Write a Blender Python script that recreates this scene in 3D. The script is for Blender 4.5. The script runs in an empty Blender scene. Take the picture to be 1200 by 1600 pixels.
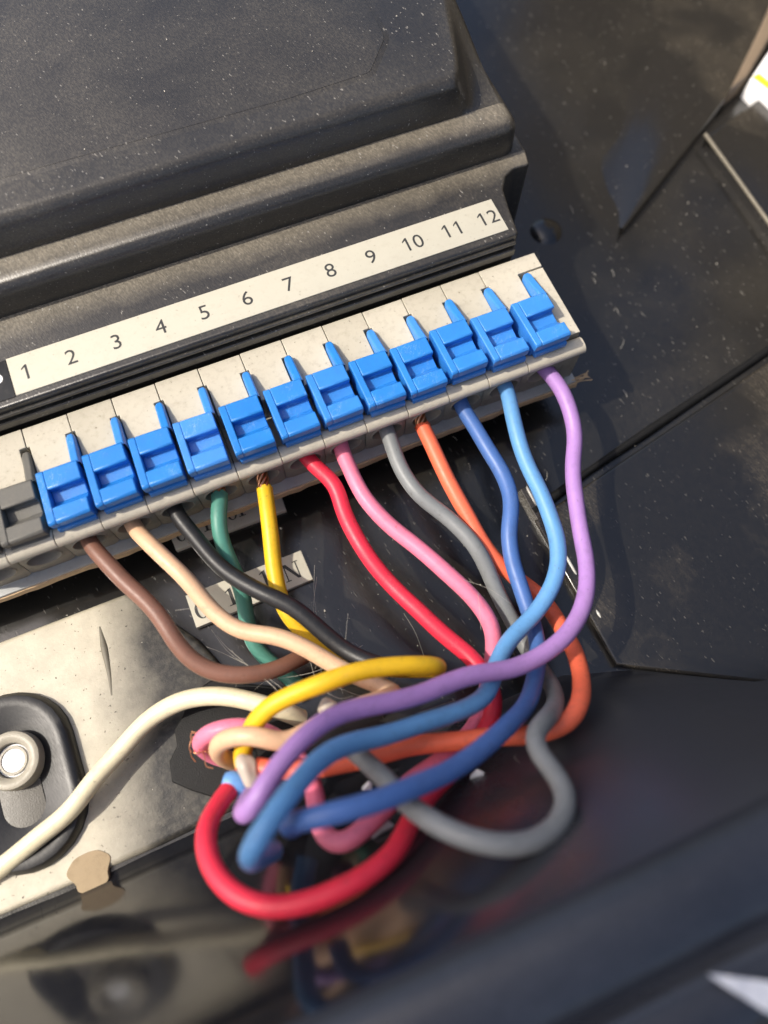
import bpy, bmesh, math, random
import numpy as np
from mathutils import Matrix, Vector

random.seed(7)
rng = np.random.default_rng(11)
S = 0.001                       # everything below is measured in millimetres
scene = bpy.context.scene
COL = scene.collection

# ------------------------------------------------------------------ camera
# frame: x along the terminal row, y up the panel, z out of the panel; origin at the row's back top edge
RC = np.array([[0.9224213864831672, -0.3858765109580298, 0.015430620510177847],
               [-0.3572761959632106, -0.867858309823693, -0.3452182988603301],
               [0.1466032249185843, 0.3129237484768779, -0.9383955573651501]])
TC = np.array([-39.49038096681101, -9.000969313854128, 83.6137830279865])
CAM = -RC.T @ TC
FPX = 1200.0
cam_data = bpy.data.cameras.new('camera')
cam = bpy.data.objects.new('camera', cam_data)
COL.objects.link(cam)
rot = Matrix((RC[0], -RC[1], -RC[2])).transposed()
cam.matrix_world = Matrix.Translation(Vector(CAM) * S) @ rot.to_4x4()
cam_data.sensor_fit = 'HORIZONTAL'
cam_data.sensor_width = 24.0
cam_data.lens = 24.0
cam_data.clip_start = 0.002
cam_data.clip_end = 50.0
cam_data.dof.use_dof = True
cam_data.dof.focus_distance = 0.087
cam_data.dof.aperture_fstop = 12.5
scene.camera = cam

# ------------------------------------------------------------------ light
SUN_EL = math.radians(52)
SUN_AZ = math.radians(-76)       # clockwise from +y
sun_dir = Vector((math.sin(SUN_AZ) * math.cos(SUN_EL), math.cos(SUN_AZ) * math.cos(SUN_EL), math.sin(SUN_EL)))
world = bpy.data.worlds.new('World')
scene.world = world
world.use_nodes = True
wn = world.node_tree
sky = wn.nodes.new('ShaderNodeTexSky')
sky.sky_type = 'NISHITA'
sky.sun_disc = False
sky.sun_elevation = SUN_EL
sky.sun_rotation = SUN_AZ
sky.air_density = 0.8
sky.dust_density = 5.0
bg = wn.nodes['Background']
bg.inputs['Strength'].default_value = 0.15
wn.links.new(sky.outputs[0], bg.inputs['Color'])
sun_data = bpy.data.lights.new('sun', 'SUN')
sun_data.energy = 2.9
sun_data.angle = math.radians(0.6)
sun_data.color = (1.0, 0.93, 0.82)
sun = bpy.data.objects.new('sun', sun_data)
sun.rotation_euler = sun_dir.to_track_quat('Z', 'Y').to_euler()
COL.objects.link(sun)
vs = scene.view_settings
vs.view_transform = 'Standard'
vs.look = 'None'
vs.exposure = 0.5
vs.gamma = 1.0
vs.use_curve_mapping = False

# ------------------------------------------------------------------ helpers
def ray(u, v):
    return RC.T @ np.array([(u - 600) / FPX, (v - 800) / FPX, 1.0])
def at(u, v, z):                 # sight line through photo point meets height z
    d = ray(u, v)
    return CAM + d * ((z - CAM[2]) / d[2])
def dp(u, v, depth):             # point on the sight line at a depth
    return CAM + ray(u, v) * depth

def tag(o, label=None, cat=None, group=None, kind=None):
    if label: o['label'] = label
    if cat: o['category'] = cat
    if group: o['group'] = group
    if kind: o['kind'] = kind
    return o

def empty(name, loc=(0, 0, 0)):
    o = bpy.data.objects.new(name, None)
    o.empty_display_size = 0.004
    o.location = Vector(loc) * S
    COL.objects.link(o)
    return o

def mesh_of(name, verts, faces, smooth=None):
    me = bpy.data.meshes.new(name)
    me.from_pydata([tuple(np.asarray(v, float) * S) for v in verts], [], faces)
    bm = bmesh.new(); bm.from_mesh(me)
    bmesh.ops.recalc_face_normals(bm, faces=bm.faces)
    bm.to_mesh(me); bm.free()
    if smooth is not None:
        me.polygons.foreach_set('use_smooth', [True] * len(me.polygons))
        me.set_sharp_from_angle(angle=math.radians(smooth))
    me.update()
    return me

def obj(name, me, mat, parent=None, bevel=0, seg=2):
    o = bpy.data.objects.new(name, me)
    COL.objects.link(o)
    if mat is not None and not me.materials:
        me.materials.append(mat)
    if parent is not None:
        o.parent = parent
        o.matrix_parent_inverse = Matrix.Translation(-parent.location) if parent.parent is None else Matrix()
    if bevel:
        m = o.modifiers.new('bevel', 'BEVEL')
        m.width = bevel * S; m.segments = seg; m.limit_method = 'ANGLE'; m.angle_limit = math.radians(35)
        m.harden_normals = False
    return o

class G:                          # collects polygons
    def __init__(s): s.v = []; s.f = []
    def add(s, vs_, fs):
        b = len(s.v); s.v += [tuple(map(float, p)) for p in vs_]; s.f += [tuple(b + i for i in f) for f in fs]
    def box(s, x0, x1, y0, y1, z0, z1):
        s.add([(x0, y0, z0), (x1, y0, z0), (x1, y1, z0), (x0, y1, z0), (x0, y0, z1), (x1, y0, z1), (x1, y1, z1), (x0, y1, z1)],
              [(0, 3, 2, 1), (4, 5, 6, 7), (0, 1, 5, 4), (1, 2, 6, 5), (2, 3, 7, 6), (3, 0, 4, 7)])
    def prism_x(s, prof, x0, x1):  # profile in (y, z)
        n = len(prof)
        s.add([(x0, y, z) for y, z in prof] + [(x1, y, z) for y, z in prof],
              [tuple(range(n)), tuple(range(2 * n - 1, n - 1, -1))] + [(i, n + i, n + (i + 1) % n, (i + 1) % n) for i in range(n)])
    def mesh(s, name, smooth=None): return mesh_of(name, s.v, s.f, smooth)

def fillet(poly, rads, n=5):
    out = []; N = len(poly)
    for i, p in enumerate(poly):
        r = rads[i] if isinstance(rads, (list, tuple)) else rads
        p = np.array(p, float)
        if r <= 0: out.append(tuple(p)); continue
        a = np.array(poly[i - 1], float) - p; b = np.array(poly[(i + 1) % N], float) - p
        la, lb = np.linalg.norm(a), np.linalg.norm(b); a /= la; b /= lb
        ang = math.acos(max(-1, min(1, a @ b)))
        t = min(r / math.tan(ang / 2), .48 * la, .48 * lb)
        p0, p1 = p + a * t, p + b * t
        for k in range(n + 1):
            q = k / n
            out.append(tuple((1 - q) ** 2 * p0 + 2 * q * (1 - q) * p + q * q * p1))
    return out

def inset(poly, d):
    P = np.array(poly, float); N = len(P); out = []
    for i in range(N):
        e0 = P[i] - P[i - 1]; e1 = P[(i + 1) % N] - P[i]
        e0 = e0 / (np.linalg.norm(e0) + 1e-9); e1 = e1 / (np.linalg.norm(e1) + 1e-9)
        n0 = np.array([-e0[1], e0[0]]); n1 = np.array([-e1[1], e1[0]])
        m = n0 + n1; m = m / max(1e-6, m @ m) * 2
        L = np.linalg.norm(m)
        if L > 1.8: m *= 1.8 / L
        out.append(P[i] + m * d)
    return np.array(out)

def tier(poly, z0, z1, r, draft=0.0, n=6):   # raised block over a plan outline (counter-clockwise) with a rolled top edge
    g = G(); rings = []
    rings.append((np.array(poly, float), z0))
    for k in range(n + 1):
        a = math.pi / 2 * k / n
        rings.append((inset(poly, draft + r * (1 - math.cos(a))), z1 - r + r * math.sin(a)))
    N = len(poly)
    for P, z in rings: g.v += [(x, y, z) for x, y in P]
    for k in range(len(rings) - 1):
        for i in range(N):
            j = (i + 1) % N
            g.f.append((k * N + i, k * N + j, (k + 1) * N + j, (k + 1) * N + i))
    g.f.append(tuple(range((len(rings) - 1) * N, len(rings) * N)))
    return g

def spline(pts, step=0.45):
    P = np.array(pts, float)
    P = np.vstack([2 * P[0] - P[1], P, 2 * P[-1] - P[-2]])
    out = []
    for i in range(1, len(P) - 2):
        p0, p1, p2, p3 = P[i - 1:i + 3]
        t0 = 0; t1 = t0 + max(1e-3, np.linalg.norm(p1 - p0)) ** .5; t2 = t1 + max(1e-3, np.linalg.norm(p2 - p1)) ** .5; t3 = t2 + max(1e-3, np.linalg.norm(p3 - p2)) ** .5
        m = max(3, int(np.linalg.norm(p2 - p1) / 0.15))
        for t in np.linspace(t1, t2, m, endpoint=False):
            A1 = (t1 - t) / (t1 - t0) * p0 + (t - t0) / (t1 - t0) * p1
            A2 = (t2 - t) / (t2 - t1) * p1 + (t - t1) / (t2 - t1) * p2
            A3 = (t3 - t) / (t3 - t2) * p2 + (t - t2) / (t3 - t2) * p3
            B1 = (t2 - t) / (t2 - t0) * A1 + (t - t0) / (t2 - t0) * A2
            B2 = (t3 - t) / (t3 - t1) * A2 + (t - t1) / (t3 - t1) * A3
            out.append((t2 - t) / (t2 - t1) * B1 + (t - t1) / (t2 - t1) * B2)
    out.append(P[-2])
    return resample(np.array(out), step)

def resample(P, step):
    L = np.concatenate([[0], np.cumsum(np.linalg.norm(np.diff(P, axis=0), axis=1))])
    n = max(3, int(L[-1] / step))
    s = np.linspace(0, L[-1], n)
    return np.stack([np.interp(s, L, P[:, k]) for k in range(3)], 1)

def smooth(P, it, keep=1):
    P = P.copy()
    for _ in range(it):
        Q = P.copy(); Q[1:-1] = .25 * P[:-2] + .5 * P[1:-1] + .25 * P[2:]
        Q[:keep] = P[:keep]; P = Q
    return P

def tube(P, r, sides=16, cap=True, wob=0.0, seed=0):
    P = np.asarray(P, float); n = len(P)
    T = np.gradient(P, axis=0); T /= np.linalg.norm(T, axis=1)[:, None] + 1e-12
    up = np.array([0, 0, 1.]) if abs(T[0][2]) < .9 else np.array([1., 0, 0])
    N = np.cross(T[0], up); N /= np.linalg.norm(N)
    g = G(); rr = np.random.default_rng(seed)
    R = np.full(n, float(r)) if np.isscalar(r) else np.asarray(r, float)
    if wob:
        w = np.interp(np.arange(n), np.linspace(0, n, max(4, n // 7)), rr.normal(0, wob, max(4, n // 7)))
        R = R * (1 + w)
    pts = [(P[i], R[i]) for i in range(n)]
    for i in range(n):
        N = N - T[i] * (N @ T[i]); N /= np.linalg.norm(N)
        B = np.cross(T[i], N)
        for k in range(sides):
            a = 2 * math.pi * k / sides
            g.v.append(tuple(P[i] + R[i] * (math.cos(a) * N + math.sin(a) * B)))
    for i in range(n - 1):
        for k in range(sides):
            j = (k + 1) % sides
            g.f.append((i * sides + k, i * sides + j, (i + 1) * sides + j, (i + 1) * sides + k))
    if cap:
        g.f.append(tuple(range(sides))[::-1]); g.f.append(tuple(range((n - 1) * sides, n * sides)))
    return g

def revolve(prof, c, n=40, axis_scale=(1, 1), square=0.0):   # profile of (radius, z)
    g = G()
    for r, z in prof:
        for k in range(n):
            a = 2 * math.pi * k / n
            g.v.append((c[0] + r * math.cos(a) * axis_scale[0], c[1] + r * math.sin(a) * axis_scale[1], z))
    for i in range(len(prof) - 1):
        for k in range(n):
            j = (k + 1) % n
            g.f.append((i * n + k, i * n + j, (i + 1) * n + j, (i + 1) * n + k))
    return g

# ------------------------------------------------------------------ materials
def new_mat(name):
    m = bpy.data.materials.new(name); m.use_nodes = True
    nt = m.node_tree; b = nt.nodes['Principled BSDF']
    return m, nt, b

def coords(nt, scale=(1, 1, 1), rotz=0.0):
    tc = nt.nodes.new('ShaderNodeTexCoord')
    mp = nt.nodes.new('ShaderNodeMapping')
    mp.inputs['Scale'].default_value = tuple(s / S for s in scale)
    geo = nt.nodes.new('ShaderNodeNewGeometry')
    if rotz:
        r = nt.nodes.new('ShaderNodeVectorRotate'); r.rotation_type = 'Z_AXIS'; r.inputs['Angle'].default_value = rotz
        nt.links.new(geo.outputs['Position'], r.inputs['Vector']); nt.links.new(r.outputs[0], mp.inputs['Vector'])
    else:
        nt.links.new(geo.outputs['Position'], mp.inputs['Vector'])
    return mp.outputs['Vector']

def noise(nt, vec, scale, detail=3, rough=.55, dist=0.0):
    n = nt.nodes.new('ShaderNodeTexNoise')
    n.inputs['Scale'].default_value = scale; n.inputs['Detail'].default_value = detail
    n.inputs['Roughness'].default_value = rough; n.inputs['Distortion'].default_value = dist
    nt.links.new(vec, n.inputs['Vector'])
    return n.outputs['Fac']

def ramp(nt, fac, stops):
    r = nt.nodes.new('ShaderNodeValToRGB')
    e = r.color_ramp.elements
    while len(e) < len(stops): e.new(.5)
    for i, (p, c) in enumerate(stops):
        e[i].position = p
        e[i].color = (c, c, c, 1) if np.isscalar(c) else (*c, 1)
    nt.links.new(fac, r.inputs['Fac'])
    return r.outputs['Color']

def mix(nt, fac, a, b):
    m = nt.nodes.new('ShaderNodeMix'); m.data_type = 'RGBA'
    if np.isscalar(fac): m.inputs[0].default_value = fac
    else: nt.links.new(fac, m.inputs[0])
    for k, x in ((6, a), (7, b)):
        if isinstance(x, tuple): m.inputs[k].default_value = (*x, 1)
        else: nt.links.new(x, m.inputs[k])
    return m.outputs[2]

def math_(nt, op, a, b=0.0, clamp=False):
    m = nt.nodes.new('ShaderNodeMath'); m.operation = op; m.use_clamp = clamp
    for k, x in ((0, a), (1, b)):
        if np.isscalar(x): m.inputs[k].default_value = x
        else: nt.links.new(x, m.inputs[k])
    return m.outputs[0]

def bump(nt, b, h, dist, strength=1.0):
    n = nt.nodes.new('ShaderNodeBump')
    n.inputs['Distance'].default_value = dist * S; n.inputs['Strength'].default_value = strength
    nt.links.new(h, n.inputs['Height']); nt.links.new(n.outputs['Normal'], b.inputs['Normal'])

def plastic(name, col, rough=.4, var=.12, dirt=.25, dirtcol=(.10, .08, .055), grain=.012, spec=.5, coat=0.0, sss=0.0, speck=.0):
    m, nt, b = new_mat(name)
    v = coords(nt)
    f1 = noise(nt, v, .35, 4)
    dark = tuple(c * (1 - var) for c in col); light = tuple(min(1, c * (1 + var)) for c in col)
    c = mix(nt, f1, dark, light)
    f2 = noise(nt, v, 1.3, 5, .65)
    dm = ramp(nt, f2, [(.5, 0.0), (.78, 1.0)])
    dmv = math_(nt, 'MULTIPLY', dm, dirt)
    c = mix(nt, dmv, c, dirtcol)
    if speck:
        f4 = noise(nt, v, 2.6, 2, .4)
        sm = ramp(nt, f4, [(.70, 0.0), (.76, 1.0)])
        c = mix(nt, math_(nt, 'MULTIPLY', sm, speck), c, (.07, .05, .03))
    nt.links.new(c, b.inputs['Base Color'])
    r = math_(nt, 'ADD', math_(nt, 'MULTIPLY', f2, .25), rough - .12)
    nt.links.new(r, b.inputs['Roughness'])
    b.inputs['Specular IOR Level'].default_value = spec
    if coat: b.inputs['Coat Weight'].default_value = coat; b.inputs['Coat Roughness'].default_value = .2
    if sss:
        b.inputs['Subsurface Weight'].default_value = sss
        b.inputs['Subsurface Radius'].default_value = (.6 * S, .4 * S, .3 * S); b.inputs['Subsurface Scale'].default_value = 1.0
    f3 = noise(nt, v, 6, 3)
    bump(nt, b, f3, grain, .8)
    return m

def black_plastic(name, base=(.010, .010, .010), dust=(.16, .145, .115), amount=.35, rough=.3, grain=.03, sy=.3, gs=5.5, rk=.9, spec=.5, scale=.12, lo=.45, hi=.75, fleck=.5, right=0.0, ledges=0.0):
    """black moulding with a film of dust or painted light, fine grain and light flecks"""
    m, nt, b = new_mat(name)
    v = coords(nt)
    vs_ = coords(nt, (1.0, sy, 1.0), math.radians(-14))
    film = ramp(nt, noise(nt, v, scale, 5, .6, .4), [(lo, 0.0), (hi, 1.0)])
    gr = noise(nt, vs_, gs, 3, .6)
    grm = ramp(nt, gr, [(.42, .35), (.68, 1.0)])
    d = math_(nt, 'MULTIPLY', math_(nt, 'MULTIPLY', film, grm), amount)
    d = math_(nt, 'ADD', d, math_(nt, 'MULTIPLY', grm, amount * .18))
    if right:                    # bluish haze painted into the colour, denser along the row
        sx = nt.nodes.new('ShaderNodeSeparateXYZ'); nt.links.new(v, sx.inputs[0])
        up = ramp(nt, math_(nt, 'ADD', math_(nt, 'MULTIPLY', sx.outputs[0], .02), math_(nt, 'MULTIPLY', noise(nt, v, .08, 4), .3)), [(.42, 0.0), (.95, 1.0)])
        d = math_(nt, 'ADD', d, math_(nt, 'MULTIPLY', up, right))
    if ledges:                   # sunlit strips painted as dust, brighter towards the ledges' inner corners
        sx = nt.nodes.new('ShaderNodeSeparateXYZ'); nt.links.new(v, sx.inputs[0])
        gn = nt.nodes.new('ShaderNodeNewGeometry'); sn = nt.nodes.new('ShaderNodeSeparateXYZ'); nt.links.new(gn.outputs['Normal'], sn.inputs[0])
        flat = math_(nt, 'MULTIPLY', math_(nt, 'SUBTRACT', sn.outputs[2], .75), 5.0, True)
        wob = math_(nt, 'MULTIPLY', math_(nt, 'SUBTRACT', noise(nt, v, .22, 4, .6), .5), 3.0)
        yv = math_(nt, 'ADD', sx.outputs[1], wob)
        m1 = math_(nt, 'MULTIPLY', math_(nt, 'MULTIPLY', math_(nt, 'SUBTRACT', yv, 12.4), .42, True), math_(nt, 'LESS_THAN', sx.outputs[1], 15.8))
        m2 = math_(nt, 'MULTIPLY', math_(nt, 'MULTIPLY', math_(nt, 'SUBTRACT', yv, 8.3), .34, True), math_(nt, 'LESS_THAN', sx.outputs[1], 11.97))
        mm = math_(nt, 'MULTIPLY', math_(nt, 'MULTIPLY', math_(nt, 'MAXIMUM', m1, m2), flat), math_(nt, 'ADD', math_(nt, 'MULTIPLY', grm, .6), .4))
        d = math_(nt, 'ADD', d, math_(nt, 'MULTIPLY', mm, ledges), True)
    fl = ramp(nt, noise(nt, vs_, 4.2, 2, .35), [(.70, 0.0), (.75, 1.0)])
    fl = math_(nt, 'MULTIPLY', fl, fleck)
    c = mix(nt, d, base, dust)
    c = mix(nt, fl, c, (.30, .28, .24))
    nt.links.new(c, b.inputs['Base Color'])
    r = math_(nt, 'ADD', math_(nt, 'MULTIPLY', d, rk), rough)
    r = math_(nt, 'ADD', r, math_(nt, 'MULTIPLY', noise(nt, v, .5, 4), .12), True)
    nt.links.new(r, b.inputs['Roughness'])
    b.inputs['Specular IOR Level'].default_value = spec
    h = math_(nt, 'ADD', gr, math_(nt, 'MULTIPLY', noise(nt, v, .25, 2), .6))
    bump(nt, b, h, grain, .9)
    return m

def metal(name, col, rough=.35):
    m, nt, b = new_mat(name)
    v = coords(nt)
    f = noise(nt, v, 2.0, 4)
    nt.links.new(mix(nt, f, tuple(c * .75 for c in col), col), b.inputs['Base Color'])
    b.inputs['Metallic'].default_value = 1.0
    nt.links.new(math_(nt, 'ADD', math_(nt, 'MULTIPLY', f, .3), rough - .1), b.inputs['Roughness'])
    bump(nt, b, noise(nt, v, 8, 2), .01, .6)
    return m

M = {}
M['cream'] = plastic('aged_cream_plastic', (.49, .45, .355), .5, .08, .40, (.25, .21, .15), .018, .35, speck=.5)
M['bluelever'] = plastic('blue_plastic', (.022, .205, .60), .36, .16, .16, (.02, .07, .22), .02, .5)
def scuff(m, amount, col):
    nt = m.node_tree; b = nt.nodes['Principled BSDF']
    src = b.inputs['Base Color'].links[0].from_socket
    v = coords(nt, (1, .28, 1), .5); v2 = coords(nt)
    lines = ramp(nt, noise(nt, v, 2.4, 4, .6), [(.485, 0.0), (.5, 1.0), (.515, 0.0)])
    area = ramp(nt, noise(nt, v2, .33, 3), [(.54, 0.0), (.68, 1.0)])
    rub = ramp(nt, noise(nt, v2, 2.2, 5, .7), [(.60, 0.0), (.74, .6)])
    k = math_(nt, 'MULTIPLY', math_(nt, 'MAXIMUM', math_(nt, 'MULTIPLY', lines, area), math_(nt, 'MULTIPLY', rub, area)), amount)
    info = nt.nodes.new('ShaderNodeObjectInfo')
    hsv = nt.nodes.new('ShaderNodeHueSaturation')
    nt.links.new(src, hsv.inputs['Color'])
    nt.links.new(math_(nt, 'ADD', math_(nt, 'MULTIPLY', info.outputs['Random'], .14), .92), hsv.inputs['Value'])
    nt.links.new(math_(nt, 'ADD', math_(nt, 'MULTIPLY', info.outputs['Random'], -.06), 1.01), hsv.inputs['Saturation'])
    nt.links.new(mix(nt, k, hsv.outputs[0], col), b.inputs['Base Color'])
def rubbed(m, col, amount, rad):
    nt = m.node_tree; b = nt.nodes['Principled BSDF']
    src = b.inputs['Base Color'].links[0].from_socket
    bv = nt.nodes.new('ShaderNodeBevel'); bv.samples = 4; bv.inputs['Radius'].default_value = rad * S
    gn = nt.nodes.new('ShaderNodeNewGeometry')
    dt = nt.nodes.new('ShaderNodeVectorMath'); dt.operation = 'DOT_PRODUCT'
    nt.links.new(bv.outputs[0], dt.inputs[0]); nt.links.new(gn.outputs['Normal'], dt.inputs[1])
    e = ramp(nt, dt.outputs['Value'], [(.80, 1.0), (.97, 0.0)])
    n_ = ramp(nt, noise(nt, coords(nt), 1.6, 5, .7), [(.42, 0.0), (.66, 1.0)])
    nt.links.new(mix(nt, math_(nt, 'MULTIPLY', math_(nt, 'MULTIPLY', e, n_), amount), src, col), b.inputs['Base Color'])
scuff(M['bluelever'], .85, (.28, .45, .72))
rubbed(M['bluelever'], (.22, .42, .74), .8, .14)
scuff(M['cream'], .35, (.30, .25, .17))
M['greylever'] = plastic('dark_grey_plastic', (.12, .115, .10), .5, .12, .3, (.2, .18, .14), .02, .35)
M['base'] = plastic('shaded_cream_plastic', (.25, .225, .175), .5, .1, .35, (.10, .085, .06), .02, .35)  # shade under the lip painted in as a darker beige
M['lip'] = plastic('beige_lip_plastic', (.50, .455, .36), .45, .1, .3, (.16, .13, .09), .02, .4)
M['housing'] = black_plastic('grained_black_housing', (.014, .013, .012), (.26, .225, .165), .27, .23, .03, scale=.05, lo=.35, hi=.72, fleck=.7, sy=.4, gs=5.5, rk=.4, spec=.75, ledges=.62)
M['floor'] = black_plastic('glossy_black_tray', (.006, .006, .006), (.17, .145, .10), .13, .12, .012, scale=.06, lo=.46, hi=.70, fleck=.28, sy=.22, gs=7, rk=.5, spec=.8)
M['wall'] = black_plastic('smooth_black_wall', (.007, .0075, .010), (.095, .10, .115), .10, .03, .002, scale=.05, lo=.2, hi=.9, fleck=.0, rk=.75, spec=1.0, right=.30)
M['paper'] = plastic('label_paper', (.50, .475, .385), .6, .05, .22, (.35, .30, .22), .008, .25, speck=.25)
M['ink'] = plastic('black_ink', (.03, .03, .03), .6, .3, .3, (.10, .095, .08), grain=.0)
M['whiteink'] = plastic('white_ink', (.75, .74, .70), .6, .05, .1, grain=.0)
M['blacktape'] = plastic('black_label_tape', (.02, .02, .02), .45, .2, .2, (.12, .11, .09), .008)
M['pcb'] = plastic('board_laminate', (.36, .37, .36), .4, .1, .3, (.2, .17, .12), .01)
M['pcbedge'] = plastic('board_edge_fibre', (.50, .35, .20), .7, .25, .4, (.22, .15, .09), .03)
M['copper'] = metal('copper_strand', (.85, .42, .22), .35)
M['ring'] = plastic('dull_zinc', (.34, .31, .24), .4, .15, .4, (.16, .13, .09), .03)
M['foam'] = plastic('black_foam_tape', (.007, .007, .007), .6, .2, .15, (.05, .045, .04), .06, .25)
M['dust'] = plastic('dust_grain', (.42, .39, .33), .9, .2, 0, grain=0)
M['hair'] = plastic('fibre', (.50, .47, .40), .5, .1, 0, grain=0)
M['grease'] = plastic('tan_stain', (.33, .25, .15), .8, .15, .3, (.15, .11, .07), .04)
M['grimebead'] = plastic('grime', (.15, .135, .10), .6, .2, .3, (.03, .03, .02), .03)
M['innerpad'] = plastic('sun_sheen_rubber', (.075, .068, .055), .4, .35, .5, (.10, .09, .07), .03)  # sun sheen on the black rubber painted in as grey
M['wornrib'] = plastic('worn_brown_edge', (.17, .15, .11), .4, .2, .4, (.03, .03, .03), .02)
M['worn'] = plastic('worn_edge', (.55, .54, .50), .35, .1, .2, (.2, .19, .17), .02)

M['rim'] = black_plastic('sky_haze_rim', (.010, .011, .015), (.13, .14, .175), .28, .24, .01, scale=.06, lo=.3, hi=.8, fleck=.15, rk=.4, spec=.8)  # sky sheen and haze painted into a lighter bluish film
m, nt, b = new_mat('bright_chrome'); b.inputs['Base Color'].default_value = (.92, .92, .92, 1); b.inputs['Roughness'].default_value = .35; b.inputs['Metallic'].default_value = .0
M['white'] = m
m, nt, b = new_mat('hot_glue'); b.inputs['Base Color'].default_value = (.75, .66, .55, 1); b.inputs['Roughness'].default_value = .35
b.inputs['Transmission Weight'].default_value = .45; b.inputs['IOR'].default_value = 1.4
M['glue'] = m
m, nt, b = new_mat('clear_film'); b.inputs['Base Color'].default_value = (.93, .95, .97, 1); b.inputs['Roughness'].default_value = .18
b.inputs['Transmission Weight'].default_value = .35; b.inputs['IOR'].default_value = 1.45
M['film'] = m
M['foil'] = plastic('white_film', (.72, .73, .75), .25, .15, .2, (.3, .3, .32), .05, .7)

# light dusty plate: pale bare area that runs out into grimy black towards the right
m, nt, b = new_mat('dusty_plate')
v = coords(nt)
tc = nt.nodes.new('ShaderNodeSeparateXYZ'); nt.links.new(v, tc.inputs[0])
edge = math_(nt, 'ADD', tc.outputs[0], math_(nt, 'MULTIPLY', tc.outputs[1], -.30))   # x - .3 y
edge = math_(nt, 'ADD', edge, math_(nt, 'MULTIPLY', noise(nt, v, .10, 3, .5), 8.0))
msk = ramp(nt, math_(nt, 'MULTIPLY', math_(nt, 'ADD', edge, 0.0), 1 / 30.0), [(.28, 1.0), (.52, 0.0)])
pale = mix(nt, ramp(nt, noise(nt, v, .45, 6, .7), [(.35, 0.0), (.75, 1.0)]), (.56, .515, .40), (.43, .39, .30))
pale = mix(nt, ramp(nt, noise(nt, v, 1.9, 3, .5), [(.66, 0.0), (.73, 1.0)]), pale, (.07, .055, .035))
grime = mix(nt, ramp(nt, noise(nt, v, 1.2, 6, .7), [(.42, 0.0), (.72, 1.0)]), (.022, .021, .019), (.075, .069, .056))
nt.links.new(mix(nt, msk, grime, pale), b.inputs['Base Color'])
nt.links.new(math_(nt, 'ADD', math_(nt, 'MULTIPLY', msk, .16), .36), b.inputs['Roughness'])
bump(nt, b, math_(nt, 'ADD', noise(nt, v, 3.5, 4, .65), noise(nt, v, .3, 2)), .035, .7)
M['plate'] = m

def wire_mat(name, col, rough=.42):
    m = plastic(name, col, rough, .14, .42, tuple(c * .5 + .02 for c in col), .02, .4, speck=.3)
    scuff(m, .45, tuple(min(1, c * .6 + .18) for c in col))
    return m

# ------------------------------------------------------------------ setting
ZF = -13.0                       # tray floor
g = G()
nx, ny = 60, 60
X = np.linspace(-60, 220, nx); Y = np.linspace(-60, 160, ny)
for y in Y:
    for x in X:
        w = .25 * math.sin(x * .11 + 1.3) * math.sin(y * .09 + .4) + .12 * math.sin(x * .31 + y * .17)
        if x > 62: w += .5 * math.exp(-((x - 84) / 9) ** 2 - ((y + 2) / 12) ** 2)
        g.v.append((x, y, ZF - .35 + w * .6))
for j in range(ny - 1):
    for i in range(nx - 1):
        g.f.append((j * nx + i, j * nx + i + 1, (j + 1) * nx + i + 1, (j + 1) * nx + i))
floor = tag(obj('floor', g.mesh('floor', 60), M['floor']), 'glossy black plastic tray floor under the wires', kind='structure')

g = G(); g.box(-1500, 1500, -1500, 1500, -60, -45)
M['ground'] = plastic('dull_dark_ground', (.06, .06, .058), .8, .3, .4, (.03, .03, .03), .3)
tag(obj('ground', g.mesh('ground'), M['ground']), 'dull dark ground beyond the tray rim', kind='structure')

# front wall of the tray: slopes outwards and ends in a rolled rim
prof = [(-45.2, -13.6), (-46.3, -12.9), (-46.9, -11.6)]
for zz in np.linspace(-10, 17.2, 8): prof.append((-46.2 - (zz + 13) * math.tan(math.radians(25)), zz))
prof += [(-61.0, 18.3), (-61.9, 18.9), (-63.2, 19.0), (-65.6, 18.7), (-66.7, 18.1), (-67.2, 17.2), (-67.9, 16.9), (-68.6, 17.6), (-69.4, 18.0), (-71.6, 17.9), (-72.3, 17.2), (-73.0, 10), (-73.5, -14)]
g = G(); xs = np.linspace(-60, 220, 30)
for x in xs:
    for (y, z) in prof:
        yb = -min(11.0, max(0.0, x - 50) * .55) * max(0.0, min(1.0, (17 - z) / 30))   # the foot swings outwards to the right
        g.v.append((x, y + yb + .12 * math.sin(x * .13), z + .1 * math.sin(x * .09 + 1)))
n = len(prof)
for i in range(len(xs) - 1):
    for k in range(n - 1): g.f.append((i * n + k, i * n + k + 1, (i + 1) * n + k + 1, (i + 1) * n + k))
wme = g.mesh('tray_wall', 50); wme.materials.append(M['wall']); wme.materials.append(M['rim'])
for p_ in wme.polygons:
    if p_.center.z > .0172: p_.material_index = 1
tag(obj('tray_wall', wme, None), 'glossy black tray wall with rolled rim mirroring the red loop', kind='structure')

# added unseen brown panel at the right, stepped to shape reflections in the gloss
bk = [(-90, -14), (-90, 60), (-40, 60), (-40, 96), (-14, 96), (-14, 70), (8, 70), (8, 128), (46, 128), (46, 84), (84, 84), (84, 150), (190, 150), (190, -14)]
g = G(); g.prism_x(bk, 176, 182)
M['card'] = plastic('brown_card', (.11, .092, .066), .6, .3, .6, (.03, .028, .022), .1)
tag(obj('mirrored_card', g.mesh('mirrored_card'), M['card'], None, 2.0), 'added unseen brown panel on the right, mirrored in the black gloss', kind='structure')

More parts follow.
